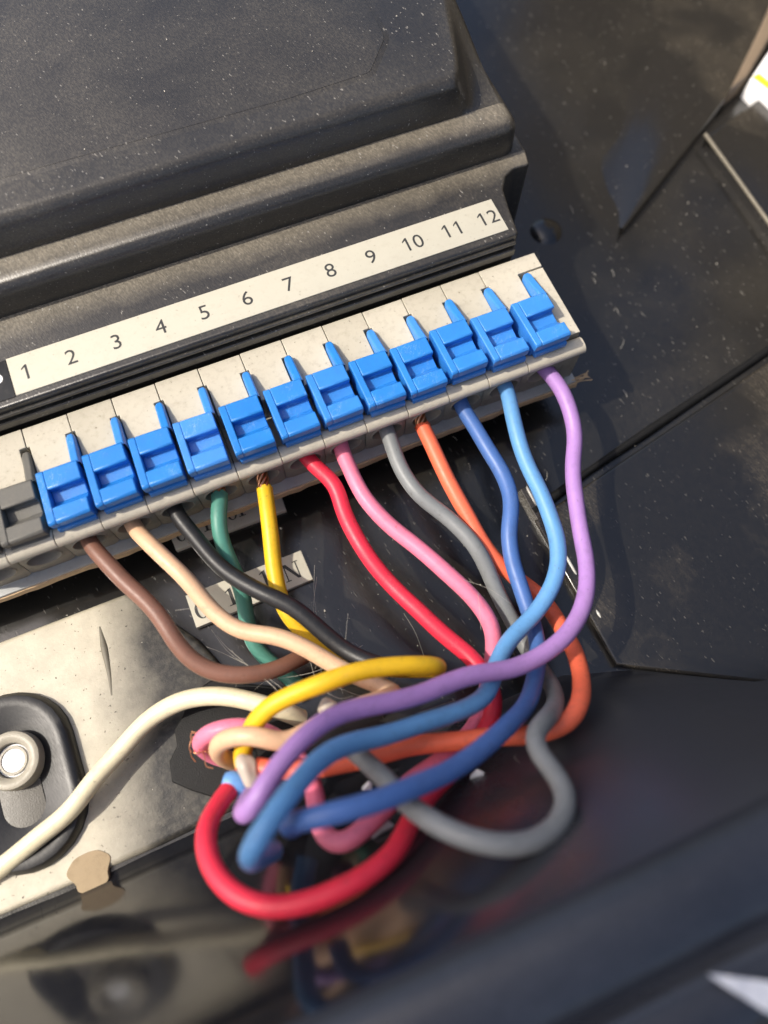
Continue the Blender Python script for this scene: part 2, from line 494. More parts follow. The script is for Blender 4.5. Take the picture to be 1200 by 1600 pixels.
# added unseen panel out on the sun's side; its shadow lies over the lower wires and the wall
sh_c = np.array([19.0, -36.6, 8.0]); ax_r = np.array([.922, -.386, 0.0]); ax_d = np.array([-.386, -.868, -.20])
lc = sh_c + np.array(sun_dir) * 420
g = G()
q4 = [lc, lc + ax_r * 190, lc + ax_r * 190 + ax_d * 150, lc + ax_d * 150]
nrm_ = np.cross(ax_r, ax_d); nrm_ /= np.linalg.norm(nrm_)
g.add(q4 + [p_ - nrm_ * 3 for p_ in q4], [(0, 1, 2, 3), (7, 6, 5, 4), (0, 4, 5, 1), (1, 5, 6, 2), (2, 6, 7, 3), (3, 7, 4, 0)])
tag(obj('shade_panel', g.mesh('shade_panel'), M['wall'], None, 1.0), 'added unseen black panel shading the lower wires', kind='structure')

# ------------------------------------------------------------------ stepped housing
HZ = 3.4
hous = tag(empty('plastic_housing', (20, 30, HZ)), 'stepped grained black plastic housing carrying the number strip', 'housing')
out3 = [(-40, .95), (60.2, .95), (60.85, 5.0), (61.4, 7.6), (62.5, 9.2), (64.0, 9.9), (66.0, 9.75), (66.5, 11.9), (66.7, 70), (-40, 70)]
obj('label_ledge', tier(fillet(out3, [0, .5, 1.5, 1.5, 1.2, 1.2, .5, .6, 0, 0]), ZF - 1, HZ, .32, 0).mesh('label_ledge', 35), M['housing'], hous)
out2 = [(-40, 11.95), (65.5, 11.95), (65.7, 70), (-40, 70)]
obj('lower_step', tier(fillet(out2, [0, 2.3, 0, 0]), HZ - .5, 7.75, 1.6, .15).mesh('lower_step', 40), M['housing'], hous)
# top step: steep rolled wall along the row that runs out into a ramp towards the right edge
gx = np.concatenate([np.linspace(-40, 56, 40), np.linspace(56.5, 64.2, 24)])
gy = np.concatenate([np.linspace(0, 1.9, 26), np.linspace(2.1, 18, 40), np.linspace(20, 54, 10)])
def sst(t): t = np.clip(t, 0, 1); return t * t * (3 - 2 * t)
g = G(); ncol = len(gy) + 1
for x in gx:
    w_ = 1.75 + 15 * sst((x - 58.2) / 6.0)
    for y in gy:
        t_ = np.clip(y / w_, 0, 1)
        steep = .62 * min(1, t_ / .22) + (.38 * math.sqrt(max(0, 1 - (1 - (t_ - .22) / .78) ** 2)) if t_ > .22 else 0)
        k_ = sst((x - 57.5) / 4.0)
        h_ = steep * (1 - k_) + sst(t_) * k_
        rr_ = .9 * max(0, (x - 63.3) / .9) ** 2
        g.v.append((x, 15.75 + y + .02 * math.sin(x * .4), 7.72 + 4.53 * h_ - rr_ * h_))
    g.v.append((x, 70, 7.0))
for i_ in range(len(gx) - 1):
    for k in range(ncol - 1): g.f.append((i_ * ncol + k, (i_ + 1) * ncol + k, (i_ + 1) * ncol + k + 1, i_ * ncol + k + 1))
b0 = len(g.v); last = (len(gx) - 1) * ncol
for k in range(ncol): x_, y_, z_ = g.v[last + k]; g.v.append((x_ + .1, y_, 7.0))
for k in range(ncol - 1): g.f.append((last + k, b0 + k, b0 + k + 1, last + k + 1))
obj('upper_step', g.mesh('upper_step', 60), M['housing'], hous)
# raised field on the top face, its edge is the faint slanting line
out0 = [(-40, 21.6), (40, 19.9), (50, 20.2), (54, 25), (55, 69), (-40, 69)]
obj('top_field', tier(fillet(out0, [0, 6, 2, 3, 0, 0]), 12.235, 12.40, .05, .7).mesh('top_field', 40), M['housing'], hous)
for z0, z1, yo in ((2.0, 2.45, .42), (.35, 1.5, .62)):
    gg = G(); gg.box(-40, 59.9, .95 - yo, 1.2, z0, z1)
    obj('rib', gg.mesh('rib'), M['housing'], hous, .12)

# number strip and its numerals
def text_mesh(ch, size):
    cu = bpy.data.curves.new('t', 'FONT'); cu.body = ch; cu.size = 1.0
    cu.align_x = 'CENTER'; cu.align_y = 'CENTER'; cu.resolution_u = 4
    to = bpy.data.objects.new('t', cu); COL.objects.link(to)
    bpy.context.view_layer.update()
    me = bpy.data.meshes.new_from_object(to.evaluated_get(bpy.context.evaluated_depsgraph_get()))
    bpy.data.objects.remove(to); bpy.data.curves.remove(cu)
    me.materials.clear()
    co = np.array([v.co[:] for v in me.vertices])
    mn, mx = co.min(0), co.max(0)
    for v_ in me.vertices:
        v_.co.x = (v_.co.x - (mn[0] + mx[0]) / 2) * size * S
        v_.co.y = (v_.co.y - (mn[1] + mx[1]) / 2) * size * S
    return me

def poly_slab(name, poly, z, th, mat, parent, bevel=0):
    return obj(name, tier(poly, z, z + th, th * .4, 0, 2).mesh(name, 30), mat, parent)

def one_mesh(size):
    g = G(); h = .35
    g.add([(.02, -h, 0), (.115, -h, 0), (.115, h, 0), (.04, h, 0), (.02, h * .92, 0)], [(0, 1, 2, 3, 4)])
    g.add([(.03, h * .98, 0), (.03, h * .70, 0), (-.13, h * .38, 0), (-.13, h * .58, 0)], [(0, 1, 2, 3)])
    g.v = [(x * size, y * size, z) for x, y, z in g.v]
    return g.mesh('one')
def number_mesh(txt, size):
    bm = bmesh.new(); x = 0.0; step = .56 * size * S
    for k, ch in enumerate(txt):
        me = one_mesh(size) if ch == '1' else text_mesh(ch, size)
        me.transform(Matrix.Translation((step * (k - (len(txt) - 1) / 2), 0, 0)))
        bm.from_mesh(me)
    out = bpy.data.meshes.new('numeral'); bm.to_mesh(out); bm.free()
    return out
strip = poly_slab('number_strip', [(1.4, 1.83), (59.29, 1.83), (59.29, 6.6), (1.4, 6.6)], HZ + .012, .10, M['paper'], hous)
tag(strip, 'white paper strip printed with the numbers 1 to 12')
for i in range(12):
    o = obj('numeral', number_mesh(str(i + 1), 2.65), M['ink'], strip)
    o.matrix_parent_inverse = Matrix()
    o.location = Vector((2.963 + 4.995 * i + (.15 if 8 < i < 11 else -.25 if i == 11 else 0), 4.25, HZ + .122)) * S
blk = poly_slab('black_strip', [(-16, 1.75), (1.33, 1.75), (1.33, 6.5), (-16, 6.5)], HZ + .012, .10, M['blacktape'], hous)
o = obj('letter', text_mesh('P', 3.2), M['whiteink'], blk)
o.matrix_parent_inverse = Matrix()
o.location = Vector((-.1, 4.0, HZ + .122)) * S

# ------------------------------------------------------------------ circuit board
pcb = tag(empty('circuit_board', (30, -14, -8.8)), 'thin circuit board with a tan fibre edge beneath the terminal row', 'circuit board')
gg = G(); gg.box(-40, 62.8, -14.45, .5, -8.7, -7.55)
obj('board', gg.mesh('board'), M['pcb'], pcb, .06)
ex = np.linspace(-40, 62.9, 90)
gg = G(); rr = np.random.default_rng(3)
yy = -14.62 + rr.normal(0, .05, len(ex)); zz = -8.75 + rr.normal(0, .04, len(ex))
for i, x in enumerate(ex):
    gg.v += [(x, yy[i] + .25, -7.86), (x, yy[i], -7.9), (x, yy[i] - .05, zz[i]), (x, yy[i] + .3, zz[i])]
for i in range(len(ex) - 1):
    for k in range(4): gg.f.append((4 * i + k, 4 * i + (k + 1) % 4, 4 * i + 4 + (k + 1) % 4, 4 * i + 4 + k))
obj('cut_edge', gg.mesh('cut_edge', 40), M['pcbedge'], pcb)
for k in range(7):               # torn fibres on the free corner
    p0 = np.array([62.0 + rr.uniform(0, .9), -14.4 + rr.uniform(-.2, .6), -8.0 + rr.uniform(-.5, .4)])
    obj('torn_fibre', tube(spline([p0, p0 + [rr.uniform(.6, 1.4), rr.uniform(-.6, .3), rr.uniform(-.2, .5)], p0 + [rr.uniform(1.2, 2.6), rr.uniform(-1.2, .6), rr.uniform(-.4, .8)]], .3), .09, 6).mesh('torn_fibre', 60), M['pcbedge'], pcb)

# ------------------------------------------------------------------ terminal row
row = tag(empty('terminal_row', (30, -7, -7.5)), 'row of cream spring terminals with blue levers', 'terminal block')
CR, LB = M['cream'], M['bluelever']
PI = math.pi
def body_mesh(x1=4.95, end=False):
    g = G()
    # slab with the slot for the lever stem
    top = [(.03, 0), (.03, -2.35), (.32, -2.35), (.32, -6.6), (4.22, -6.6), (4.22, -2.35), (x1, -2.35), (x1, 0)]
    if end: top = [(.03, 0), (.03, -2.35), (.32, -2.35), (.32, -6.6), (4.22, -6.6), (4.22, -2.1), (7.47, -2.1), (7.47, 0)]
    n = len(top)
    g.add([(x, y, 0) for x, y in top] + [(x, y, -7.5) for x, y in top],
          [tuple(range(n)), tuple(range(2 * n - 1, n - 1, -1))] + [(i, n + i, n + (i + 1) % n, (i + 1) % n) for i in range(n)])
    xa = .03; xb = 5.0 - .03 if not end else 7.47
    g.box(xa, 4.97, -12.2, -2.0, -7.5, -3.2)           # bed under the lever
    # front: rolled lip and face with an oval wire entry
    lip = [(-12.0, -3.2), (-12.0, -1.2), (-12.25, -.7), (-12.7, -.42), (-13.4, -.42), (-13.85, -.62), (-14.08, -1.0), (-14.1, -1.4), (-13.8, -1.75), (-12.6, -1.8)]
    g.prism_x(lip, xa, xb)
    cx, cz, rx, rz = 2.55, -3.95, 1.75, 1.32
    N = 28
    rect = []
    x0, xE, z0, z1 = xa, xb, -7.5, -1.7
    hw0, hw1, hh0, hh1 = cx - x0, xE - cx, cz - z0, z1 - cz
    for k in range(N):
        a = 2 * PI * k / N; dx, dz = math.cos(a), math.sin(a)
        t = min((hw1 if dx > 0 else hw0) / max(1e-6, abs(dx)), (hh1 if dz > 0 else hh0) / max(1e-6, abs(dz)))
        rect.append((cx + dx * t, -13.3, cz + dz * t))
    c1 = [(cx + (rx + .22) * math.cos(2 * PI * k / N), -13.5, cz + (rz + .22) * math.sin(2 * PI * k / N)) for k in range(N)]
    c1b = [(cx + (rx + .12) * math.cos(2 * PI * k / N), -13.68, cz + (rz + .12) * math.sin(2 * PI * k / N)) for k in range(N)]
    c2 = [(cx + rx * math.cos(2 * PI * k / N), -13.5, cz + rz * math.sin(2 * PI * k / N)) for k in range(N)]
    c3 = [(cx + (rx - .25) * math.cos(2 * PI * k / N), -11.0, cz + (rz - .2) * math.sin(2 * PI * k / N)) for k in range(N)]
    b0 = len(g.v)
    for r_ in (rect, c1, c1b, c2, c3): g.v += r_
    for s_ in range(4):
        for k in range(N):
            j = (k + 1) % N
            g.f.append((b0 + s_ * N + k, b0 + s_ * N + j, b0 + (s_ + 1) * N + j, b0 + (s_ + 1) * N + k))
    g.f.append(tuple(b0 + 4 * N + k for k in range(N)))
    for zc in (-2.75,):
        pass
    if end:                                             # solid side of the end terminal
        g.box(5.35, 7.47, -12.0, -2.28, -7.5, -.02)
        g.box(5.35, 7.46, -13.48, -12.0, -7.5, -2.06)
    me = g.mesh('terminal_body', 35)
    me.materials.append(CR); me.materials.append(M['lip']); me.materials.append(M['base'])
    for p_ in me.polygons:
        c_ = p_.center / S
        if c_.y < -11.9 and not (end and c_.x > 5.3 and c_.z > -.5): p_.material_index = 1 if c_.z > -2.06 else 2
    return me

def lever_mesh(stem_top=.85):
    g = G()
    xl, xm, xr = .62, 1.42, 5.0
    zt = 2.0
    # left web, full height
    web = [(-6.55, zt - .25), (-6.8, zt), (-9.0, zt + .12), (-12.75, zt + .35), (-13.0, zt + .1), (-12.85, .9), (-12.4, .5), (-12.2, -1.2), (-6.7, -1.2)]
    g.prism_x(web, xl, xm)
    # right of the web: bar, sunken finger grip, bar
    cmb = [(-6.55, zt - .25), (-6.8, zt), (-8.85, zt + .1), (-9.0, zt - .05), (-8.8, 1.0), (-10.2, .78), (-10.95, 1.55), (-11.2, zt + .22), (-12.75, zt + .35), (-13.0, zt + .1), (-12.85, .9), (-12.4, .5), (-12.2, -1.2), (-6.7, -1.2)]
    g.prism_x(cmb, xm, xr)
    # heel step low at the front
    g.prism_x([(-12.3, .55), (-12.95, .45), (-13.0, -.1), (-12.9, -.42), (-12.0, -.42)], xl + .25, xr - .05)
    return g.mesh('lever', 30)

def stem_mesh():
    g = G()
    xs_ = [(4.28, -.9), (4.28, .6), (4.42, .85), (5.1, .9), (5.26, .65), (5.26, -.9)]
    ys = [(-6.9, .95, 0), (-5.6, .55, 0), (-4.2, .15, 0), (-3.2, -.05, 0), (-2.75, -.25, .12)]
    for (y, dz, sh) in ys:
        for (x, z) in xs_: g.v.append((x + (sh if x < 4.7 else -sh), y, z + (dz if z > 0 else 0)))
    n = len(xs_)
    for i in range(len(ys) - 1):
        for k in range(n - 1): g.f.append((i * n + k, i * n + k + 1, (i + 1) * n + k + 1, (i + 1) * n + k))
    g.f.append(tuple(range((len(ys) - 1) * n, len(ys) * n)))
    return g.mesh('stem', 40)

bm_, bme, lm_, sm_ = body_mesh(), body_mesh(end=True), lever_mesh(), stem_mesh()
lm_grey = lm_.copy(); sm_grey = sm_.copy()
lm_.materials.append(LB); sm_.materials.append(LB); lm_grey.materials.append(M['greylever']); sm_grey.materials.append(M['greylever'])
def place(o, x, dy=0, dz=0, rx=0):
    o.matrix_parent_inverse = Matrix.Translation(-row.location)
    o.location = Vector((x, dy, dz)) * S
    if rx: o.rotation_euler = (rx, 0, 0)
lr = np.random.default_rng(5)
for i in range(-2, 12):
    bo = obj('terminal_body', bme if i == 11 else bm_, None, row, .07)
    place(bo, 5.0 * i, lr.normal(0, .03), lr.normal(0, .02))
    if i < 0: bo['label'] = 'terminal with a dark grey lever'
    le = obj('lever', lm_ if i >= 0 else lm_grey, None, bo, .13)
    le.location = Vector((lr.normal(0, .035), lr.normal(0, .09), lr.normal(0, .10) - (.35 if i < 0 else 0))) * S
    le.rotation_euler = (math.radians(lr.normal(0, 1.0)), math.radians(lr.normal(0, .8)), math.radians(lr.normal(0, .5)))
    st = obj('lever_stem', sm_ if i >= 0 else sm_grey, None, bo, .08)
    st.location = le.location; st.rotation_euler = le.rotation_euler
    st.matrix_parent_inverse = Matrix(); le.matrix_parent_inverse = Matrix()

# ------------------------------------------------------------------ wires
OD = 1.82
def face_x(u, v):               # where a wire leaves the front face of the terminals
    d = ray(u, v); return CAM + d * ((-13.5 - CAM[1]) / d[1])
K = 1.05
W_ = {}
def wire(name, pts, r=OD / 2, bare=0.0):
    P = [dp(u, v, d * K) for u, v, d in pts]
    W_[name] = dict(P=P, r=r, bare=bare, ex=None)
    if name != 'cream':
        e = face_x(*pts[0][:2])
        k = round((e[0] - 2.5) / 5); cx = 5 * k + 2.55
        ex_ = np.array([np.clip(e[0], cx - .75, cx + .85), -13.5, np.clip(e[2], -4.4, -3.6)])
        W_[name]['P'] = [np.array([cx, -11.2, -3.9]), ex_] + P[1:]
        W_[name]['ex'] = ex_
wire('brown', [(135, 845, 0), (160, 872, 78), (200, 916, 77), (250, 962, 76), (278, 1003, 75.5), (305, 1033, 75.5), (345, 1050, 75.5), (390, 1052, 76), (435, 1043, 77.5), (470, 1025, 79), (500, 1015, 81)])
wire('tan', [(205, 822, 0), (240, 860, 78.5), (290, 907, 77.5), (330, 955, 77), (370, 985, 76.5), (430, 995, 76), (480, 1015, 75.5), (530, 1045, 75), (580, 1064, 74.5), (608, 1076, 74), (620, 1083, 72.7), (603, 1086, 71.5), (560, 1102, 70.5), (500, 1135, 69.5), (440, 1166, 68.3), (400, 1151, 67.8), (355, 1152, 68.8), (338, 1168, 70.5), (350, 1188, 73.5), (380, 1196, 76)])
wire('black', [(270, 795, 0), (308, 846, 79.5), (350, 892, 78.5), (410, 927, 77), (460, 950, 76.5), (500, 983, 76.3), (540, 1016, 76), (580, 1036, 75), (612, 1046, 73.8)])
wire('green', [(343, 772, 0), (338, 812, 80.5), (350, 858, 80.8), (373, 902, 81.3), (384, 950, 82), (388, 988, 82), (403, 1020, 82), (435, 1048, 82), (480, 1085, 81)], bare=.35)
wire('yellow', [(412, 752, 0), (421, 820, 81), (430, 900, 80), (447, 955, 79.3), (490, 1000, 79.2), (540, 1033, 79), (600, 1046, 77.5), (650, 1047, 75.5), (682, 1046, 73.8), (690, 1044, 72.5), (676, 1041, 71.4), (620, 1042, 70), (550, 1052, 69), (480, 1077, 68.5), (430, 1105, 68.7), (400, 1133, 69.5), (382, 1165, 70.5), (376, 1192, 71.8), (388, 1210, 73)], bare=1.0)
wire('red', [(480, 715, 0), (522, 752, 82), (543, 812, 81), (572, 870, 80), (620, 925, 79), (680, 980, 78), (740, 1026, 77), (768, 1065, 75.5), (775, 1098, 74.2), (765, 1130, 73.5), (745, 1165, 71.8), (710, 1205, 69), (668, 1245, 65.5), (640, 1285, 63), (618, 1325, 60.7), (575, 1368, 58.7), (520, 1398, 58), (450, 1412, 58), (385, 1402, 59), (338, 1365, 60.8), (317, 1315, 63), (326, 1272, 65.5), (350, 1238, 68), (378, 1212, 70.5)])
wire('pink', [(533, 703, 0), (560, 760, 82.5), (600, 810, 81.5), (650, 852, 80.5), (700, 900, 79.5), (745, 947, 79), (770, 992, 78.5), (768, 1035, 78.7), (757, 1085, 77.5), (740, 1140, 75), (700, 1182, 71.3), (650, 1215, 68.3), (610, 1258, 66), (575, 1298, 64), (538, 1326, 62.8), (506, 1300, 65), (496, 1258, 67.5), (488, 1220, 70), (465, 1180, 72.2), (435, 1152, 72.8), (385, 1134, 72.8), (332, 1142, 73), (312, 1160, 74), (328, 1180, 76), (370, 1190, 78)])
wire('grey', [(605, 672, 0), (620, 722, 83), (652, 772, 82), (700, 812, 81.5), (742, 853, 81), (770, 900, 81), (790, 945, 81), (815, 1000, 81), (842, 1042, 79.5), (868, 1077, 75.5), (868, 1107, 71), (846, 1132, 66.3), (830, 1150, 65), (842, 1175, 64), (872, 1207, 62), (886, 1245, 60), (862, 1295, 57.7), (800, 1323, 56), (720, 1308, 56.3), (660, 1275, 58.7), (620, 1240, 62), (585, 1205, 64.5), (560, 1180, 66), (545, 1166, 66.8)])
wire('orange', [(653, 660, 0), (688, 730, 83.5), (720, 792, 82.5), (750, 842, 82), (780, 880, 82), (810, 906, 82.5), (845, 932, 82), (878, 982, 80), (905, 1040, 75.5), (910, 1088, 71.5), (885, 1130, 69.3), (830, 1152, 68.8), (760, 1152, 69.3), (680, 1162, 69.3), (600, 1177, 69), (540, 1190, 68.8), (460, 1205, 68.3), (405, 1200, 69)], bare=.7)
wire('dark_blue', [(717, 638, 0), (750, 682, 84.5), (785, 732, 83.5), (800, 782, 82), (797, 830, 81), (800, 880, 80.5), (815, 930, 79.5), (838, 1000, 78.3), (836, 1060, 74.5), (825, 1100, 70.5), (795, 1133, 66.5), (740, 1180, 63), (680, 1215, 60), (600, 1250, 57), (520, 1272, 56), (470, 1282, 57), (454, 1288, 58.5), (458, 1292, 61)])
wire('light_blue', [(790, 602, 0), (805, 662, 84.5), (822, 722, 83.3), (850, 782, 81.5), (870, 842, 80), (864, 910, 78.5), (830, 965, 77), (795, 1002, 75.5), (776, 1042, 73.3), (763, 1085, 71), (720, 1110, 69), (640, 1138, 66.3), (560, 1158, 63.3), (500, 1192, 60), (450, 1242, 56.5), (408, 1302, 54.8), (390, 1333, 55), (396, 1342, 58), (425, 1330, 62)])
wire('purple', [(855, 580, 0), (884, 622, 85.5), (900, 672, 85), (896, 732, 83.5), (905, 802, 81.5), (919, 882, 79), (908, 952, 76), (870, 1010, 73), (810, 1041, 71), (730, 1056, 69), (640, 1088, 67), (540, 1112, 65), (480, 1147, 63), (430, 1202, 61.5), (390, 1264, 60.4), (376, 1278, 61.5), (385, 1262, 65), (400, 1240, 69)])
wire('cream', [(-330, 1470, 76.5), (-180, 1436, 76), (-40, 1384, 75.5), (0, 1355, 75.5), (60, 1312, 75.8), (110, 1270, 76.3), (150, 1215, 77.3), (195, 1168, 78.3), (240, 1122, 78.8), (290, 1096, 78.3), (350, 1088, 77.3), (410, 1098, 76.5), (448, 1112, 76.5), (470, 1124, 77.8)], r=.99)

names = list(W_)
for nm in names:
    C0 = smooth(spline(W_[nm]['P'], .5), 6, 3)
    kr = np.random.default_rng(abs(sum(map(ord, nm))))
    m_ = max(5, len(C0) // 9)
    dev = np.stack([np.interp(np.arange(len(C0)), np.linspace(0, len(C0), m_), kr.normal(0, .13, m_)) for _ in range(3)], 1)
    dev[:8] *= np.linspace(0, 1, 8)[:, None]
    W_[nm]['C'] = smooth(C0 + dev, 5, 3)
cols = dict(brown=(.21, .10, .068), tan=(.74, .47, .29), black=(.016, .016, .017), green=(.075, .25, .19), yellow=(.82, .50, .02), red=(.74, .022, .055), pink=(.84, .21, .32),
            grey=(.21, .22, .22), orange=(.82, .125, .045), dark_blue=(.055, .135, .37), light_blue=(.10, .28, .54), purple=(.37, .20, .48), cream=(.78, .70, .48))
desc = dict(brown='brown insulated wire curving from the first blue lever terminal', tan='tan insulated wire looping back to a ring beside the pink loop',
            black='black insulated wire crossing over the yellow and green wires', green='dark green insulated wire with a frayed end hanging straight down',
            yellow='yellow insulated wire with bare copper strands, folded into a hook', red='red insulated wire forming the big loop nearest the tray wall',
            pink='pink insulated wire running beside the red one, with a V bend', grey='grey insulated wire swinging out in a wide blurred loop',
            orange='orange insulated wire passing behind the two blue wires', dark_blue='dark blue insulated wire between the orange and light blue ones',
            light_blue='light blue insulated wire crossing under the purple one', purple='purple insulated wire from the end terminal, uppermost in the bundle',
            cream='thick cream wire running in from the round mounting boss')
for q, nm in enumerate(names):
    w = W_[nm]; C_ = resample(w['C'], .42); r = w['r']
    o_name = 'cream_wire' if nm == 'cream' else nm + '_wire'
    mt = wire_mat(nm + '_insulation', cols[nm])
    start = 0
    if w['bare']:
        L = np.concatenate([[0], np.cumsum(np.linalg.norm(np.diff(C_, axis=0), axis=1))])
        iface = int(np.argmin(np.abs(C_[:, 1] + 13.5)[:20]))
        start = int(np.searchsorted(L, L[iface] + w['bare']))
    body = C_[start:]
    o = obj(o_name, tube(body, r, 18, True, .012, q).mesh(o_name, 50), mt)
    tag(o, desc[nm], 'wire', 'insulated wires')
    if w['bare']:
        cc = C_[:start + 3]
        T = np.gradient(cc, axis=0); T /= np.linalg.norm(T, axis=1)[:, None]
        for s_ in range(7):
            ph = 2 * PI * s_ / 6; rad = .5 if s_ < 6 else 0
            pts_ = []
            for i in range(len(cc)):
                nrm = np.cross(T[i], [0, 0, 1.]); nrm /= np.linalg.norm(nrm); bn = np.cross(T[i], nrm)
                a = ph + i * .55
                pts_.append(cc[i] + rad * (math.cos(a) * nrm + math.sin(a) * bn))
            obj('copper_strand', tube(np.array(pts_), .26, 7).mesh('copper_strand', 60), M['copper'], o)
        # ragged lip of the cut insulation
        p0 = body[0]; t0 = body[1] - body[0]; t0 /= np.linalg.norm(t0)
        nrm = np.cross(t0, [0, 0, 1.]); nrm /= np.linalg.norm(nrm); bn = np.cross(t0, nrm)
        gg = G(); N = 22; hh = np.random.default_rng(q).uniform(-.05, .45, N)
        for k in range(N):
            a = 2 * PI * k / N; dv = math.cos(a) * nrm + math.sin(a) * bn
            gg.v += [tuple(p0 + t0 * .1 + dv * r * 1.004), tuple(p0 - t0 * hh[k] + dv * r * 1.02), tuple(p0 - t0 * hh[k] * .9 + dv * r * .8), tuple(p0 + t0 * .1 + dv * r * .78)]
        for k in range(N):
            j = (k + 1) % N
            for s_ in range(3): gg.f.append((4 * k + s_, 4 * j + s_, 4 * j + s_ + 1, 4 * k + s_ + 1))
        obj('cut_lip', gg.mesh('cut_lip', 40), mt, o)

# ------------------------------------------------------------------ left plate and its mounting boss
PL = ZF + .3
out = [(-60, -45.3), (-1.5, -45.3), (8, -44.9), (13, -36), (9.0, -26), (3.0, -17.4), (-60, -17.4)]
plate = tag(obj('metal_plate', tier(fillet(out, [0, 3, 3, 6, 4, 1.5, 0]), ZF - .8, PL, .7).mesh('metal_plate', 40), M['plate']), 'pale dusty plate with brown stains around the round boss', 'plate')
def stadium(cx, cy, hx, hy, n=14):
    return [(cx + hx * math.cos(a), cy + (hy - hx) + hx * math.sin(a)) for a in np.linspace(0, PI, n)] + [(cx + hx * math.cos(a), cy - (hy - hx) + hx * math.sin(a)) for a in np.linspace(PI, 2 * PI, n)]
boss = tag(empty('mounting_boss', (-13.6, -33.2, PL)), 'oblong black rubber mounting boss with a steel ring', 'mounting boss')
g = G(); rings = [(6.7, 9.6, PL - .1), (6.6, 9.5, PL + .7), (6.2, 9.1, PL + 1.25), (5.6, 8.5, PL + 1.4), (5.0, 7.9, PL + 1.25), (3.6, 6.4, PL + .85), (2.3, 5.0, PL + .42), (2.2, 4.9, PL + .2)]
for hx, hy, z in rings: g.v += [(x, y, z) for x, y in stadium(-13.6, -33.2, hx, hy)]
N = 28
for k in range(len(rings) - 1):
    for i in range(N): g.f.append((k * N + i, k * N + (i + 1) % N, (k + 1) * N + (i + 1) % N, (k + 1) * N + i))
M['rubber'] = black_plastic('black_rubber', (.008, .008, .009), (.06, .055, .045), .18, .34, .015, scale=.2, fleck=.12)
obj('rubber_rim', g.mesh('rubber_rim', 40), M['rubber'], boss)
obj('inner_pad', tier(stadium(-13.9, -33.6, 2.5, 5.2), PL - .2, PL + .36, .05).mesh('inner_pad', 30), M['innerpad'], boss)
rc = at(17, 1188, PL + 2.0)
prof = [(3.1, PL + .2), (3.1, PL + 1.8), (2.98, PL + 2.15), (2.7, PL + 2.25), (2.2, PL + 2.2), (1.85, PL + 1.9), (1.8, PL + .9)]
obj('steel_ring', revolve(prof, rc).mesh('steel_ring', 40), M['ring'], boss)
prof = [(1.82, PL + .9), (1.7, PL + 1.25), (1.0, PL + 1.42), (.05, PL + 1.45)]
obj('bright_screw', revolve(prof, rc, 32).mesh('bright_screw', 40), M['white'], boss)

prof = [(1.55, PL + 1.38), (1.5, PL + 1.5), (1.28, PL + 1.5), (1.22, PL + 1.42)]
obj('screw_ridge', revolve(prof, rc, 32).mesh('screw_ridge', 40), M['ring'], boss)

# crack line across the plate and stains
p = [at(148, 948, PL), at(158, 990, PL), at(170, 1050, PL), at(178, 1110, PL), at(195, 1165, PL)]
P = spline([q + [0, 0, -.28] for q in p], .5)
tag(obj('sealant_bead', tube(P, np.interp(np.arange(len(P)), [0, len(P) * .3, len(P)], [.10, .50, .06]), 10).mesh('sealant_bead', 60), M['grimebead']), 'thin dark tapering bead lying across the dusty plate', 'sealant bead')
c = at(141, 1362, PL)
poly = [(c[0] + (2.1 + .25 * math.sin(3 * a) + .15 * math.sin(7 * a)) * math.cos(a), c[1] + (2.2 + .3 * math.cos(2 * a)) * math.sin(a)) for a in np.linspace(0, 2 * PI, 48)[:-1]]
tag(obj('round_stain', tier(poly, PL - 1.2, PL + .09, .05).mesh('round_stain', 40), M['grease']), 'round tan blot of grease on the plate edge', 'stain')

# black foam pad under the bundle
out = [at(u, v, ZF + 2)[:2] for u, v in [(268, 1222), (300, 1236), (345, 1250), (430, 1250), (470, 1120), (430, 1072), (330, 1062), (296, 1085), (284, 1120), (272, 1140), (276, 1165), (264, 1190)]]
tag(obj('foam_pad', tier(out, ZF - .5, ZF + 2, .25).mesh('foam_pad', 30), M['foam']), 'ragged black foam pad under the knotted wire ends', 'foam pad')

# ------------------------------------------------------------------ small printed labels on the tray floor
def glyph(ch, c, h, z, rotz=0.0):
    g = G()
    def quad(pts): g.add([(x, y, 0) for x, y in pts], [tuple(range(len(pts)))])
    if ch == '1':
        quad([(-.09, -.5), (.09, -.5), (.09, .5), (-.09, .42)]); quad([(-.26, -.5), (.26, -.5), (.26, -.44), (-.26, -.44)]); quad([(-.26, .36), (-.26, .30), (.0, .40), (.0, .5)])
    elif ch == 'N':
        quad([(-.38, -.5), (-.31, -.5), (-.31, .5), (-.38, .5)]); quad([(.31, -.5), (.38, -.5), (.38, .5), (.31, .5)])
        quad([(-.42, .5), (-.2, .5), (.38, -.5), (.22, -.5)])
        for x, y in ((-.34, -.5), (-.42, .45), (.34, .45)): quad([(x - .16, y), (x + .16, y), (x + .16, y + .055), (x - .16, y + .055)])
    elif ch == '-':
        quad([(-.3, -.04), (.3, -.04), (.3, .05), (-.3, .05)])
    else:
        n = 24; o_, i_ = [], []
        for k in range(n):
            a = 2 * PI * k / n
            o_.append((.36 * math.cos(a), .5 * math.sin(a), 0)); i_.append((.20 * math.cos(a), .45 * math.sin(a), 0))
        g.add(o_ + i_, [(k, (k + 1) % n, n + (k + 1) % n, n + k) for k in range(n)])
    R_ = Matrix.Rotation(rotz, 3, 'Z')
    g.v = [tuple(np.array(R_ @ Vector((x * h, y * h, 0))) + [c[0], c[1], z]) for x, y, _ in g.v]
    return g.mesh('printed_character')

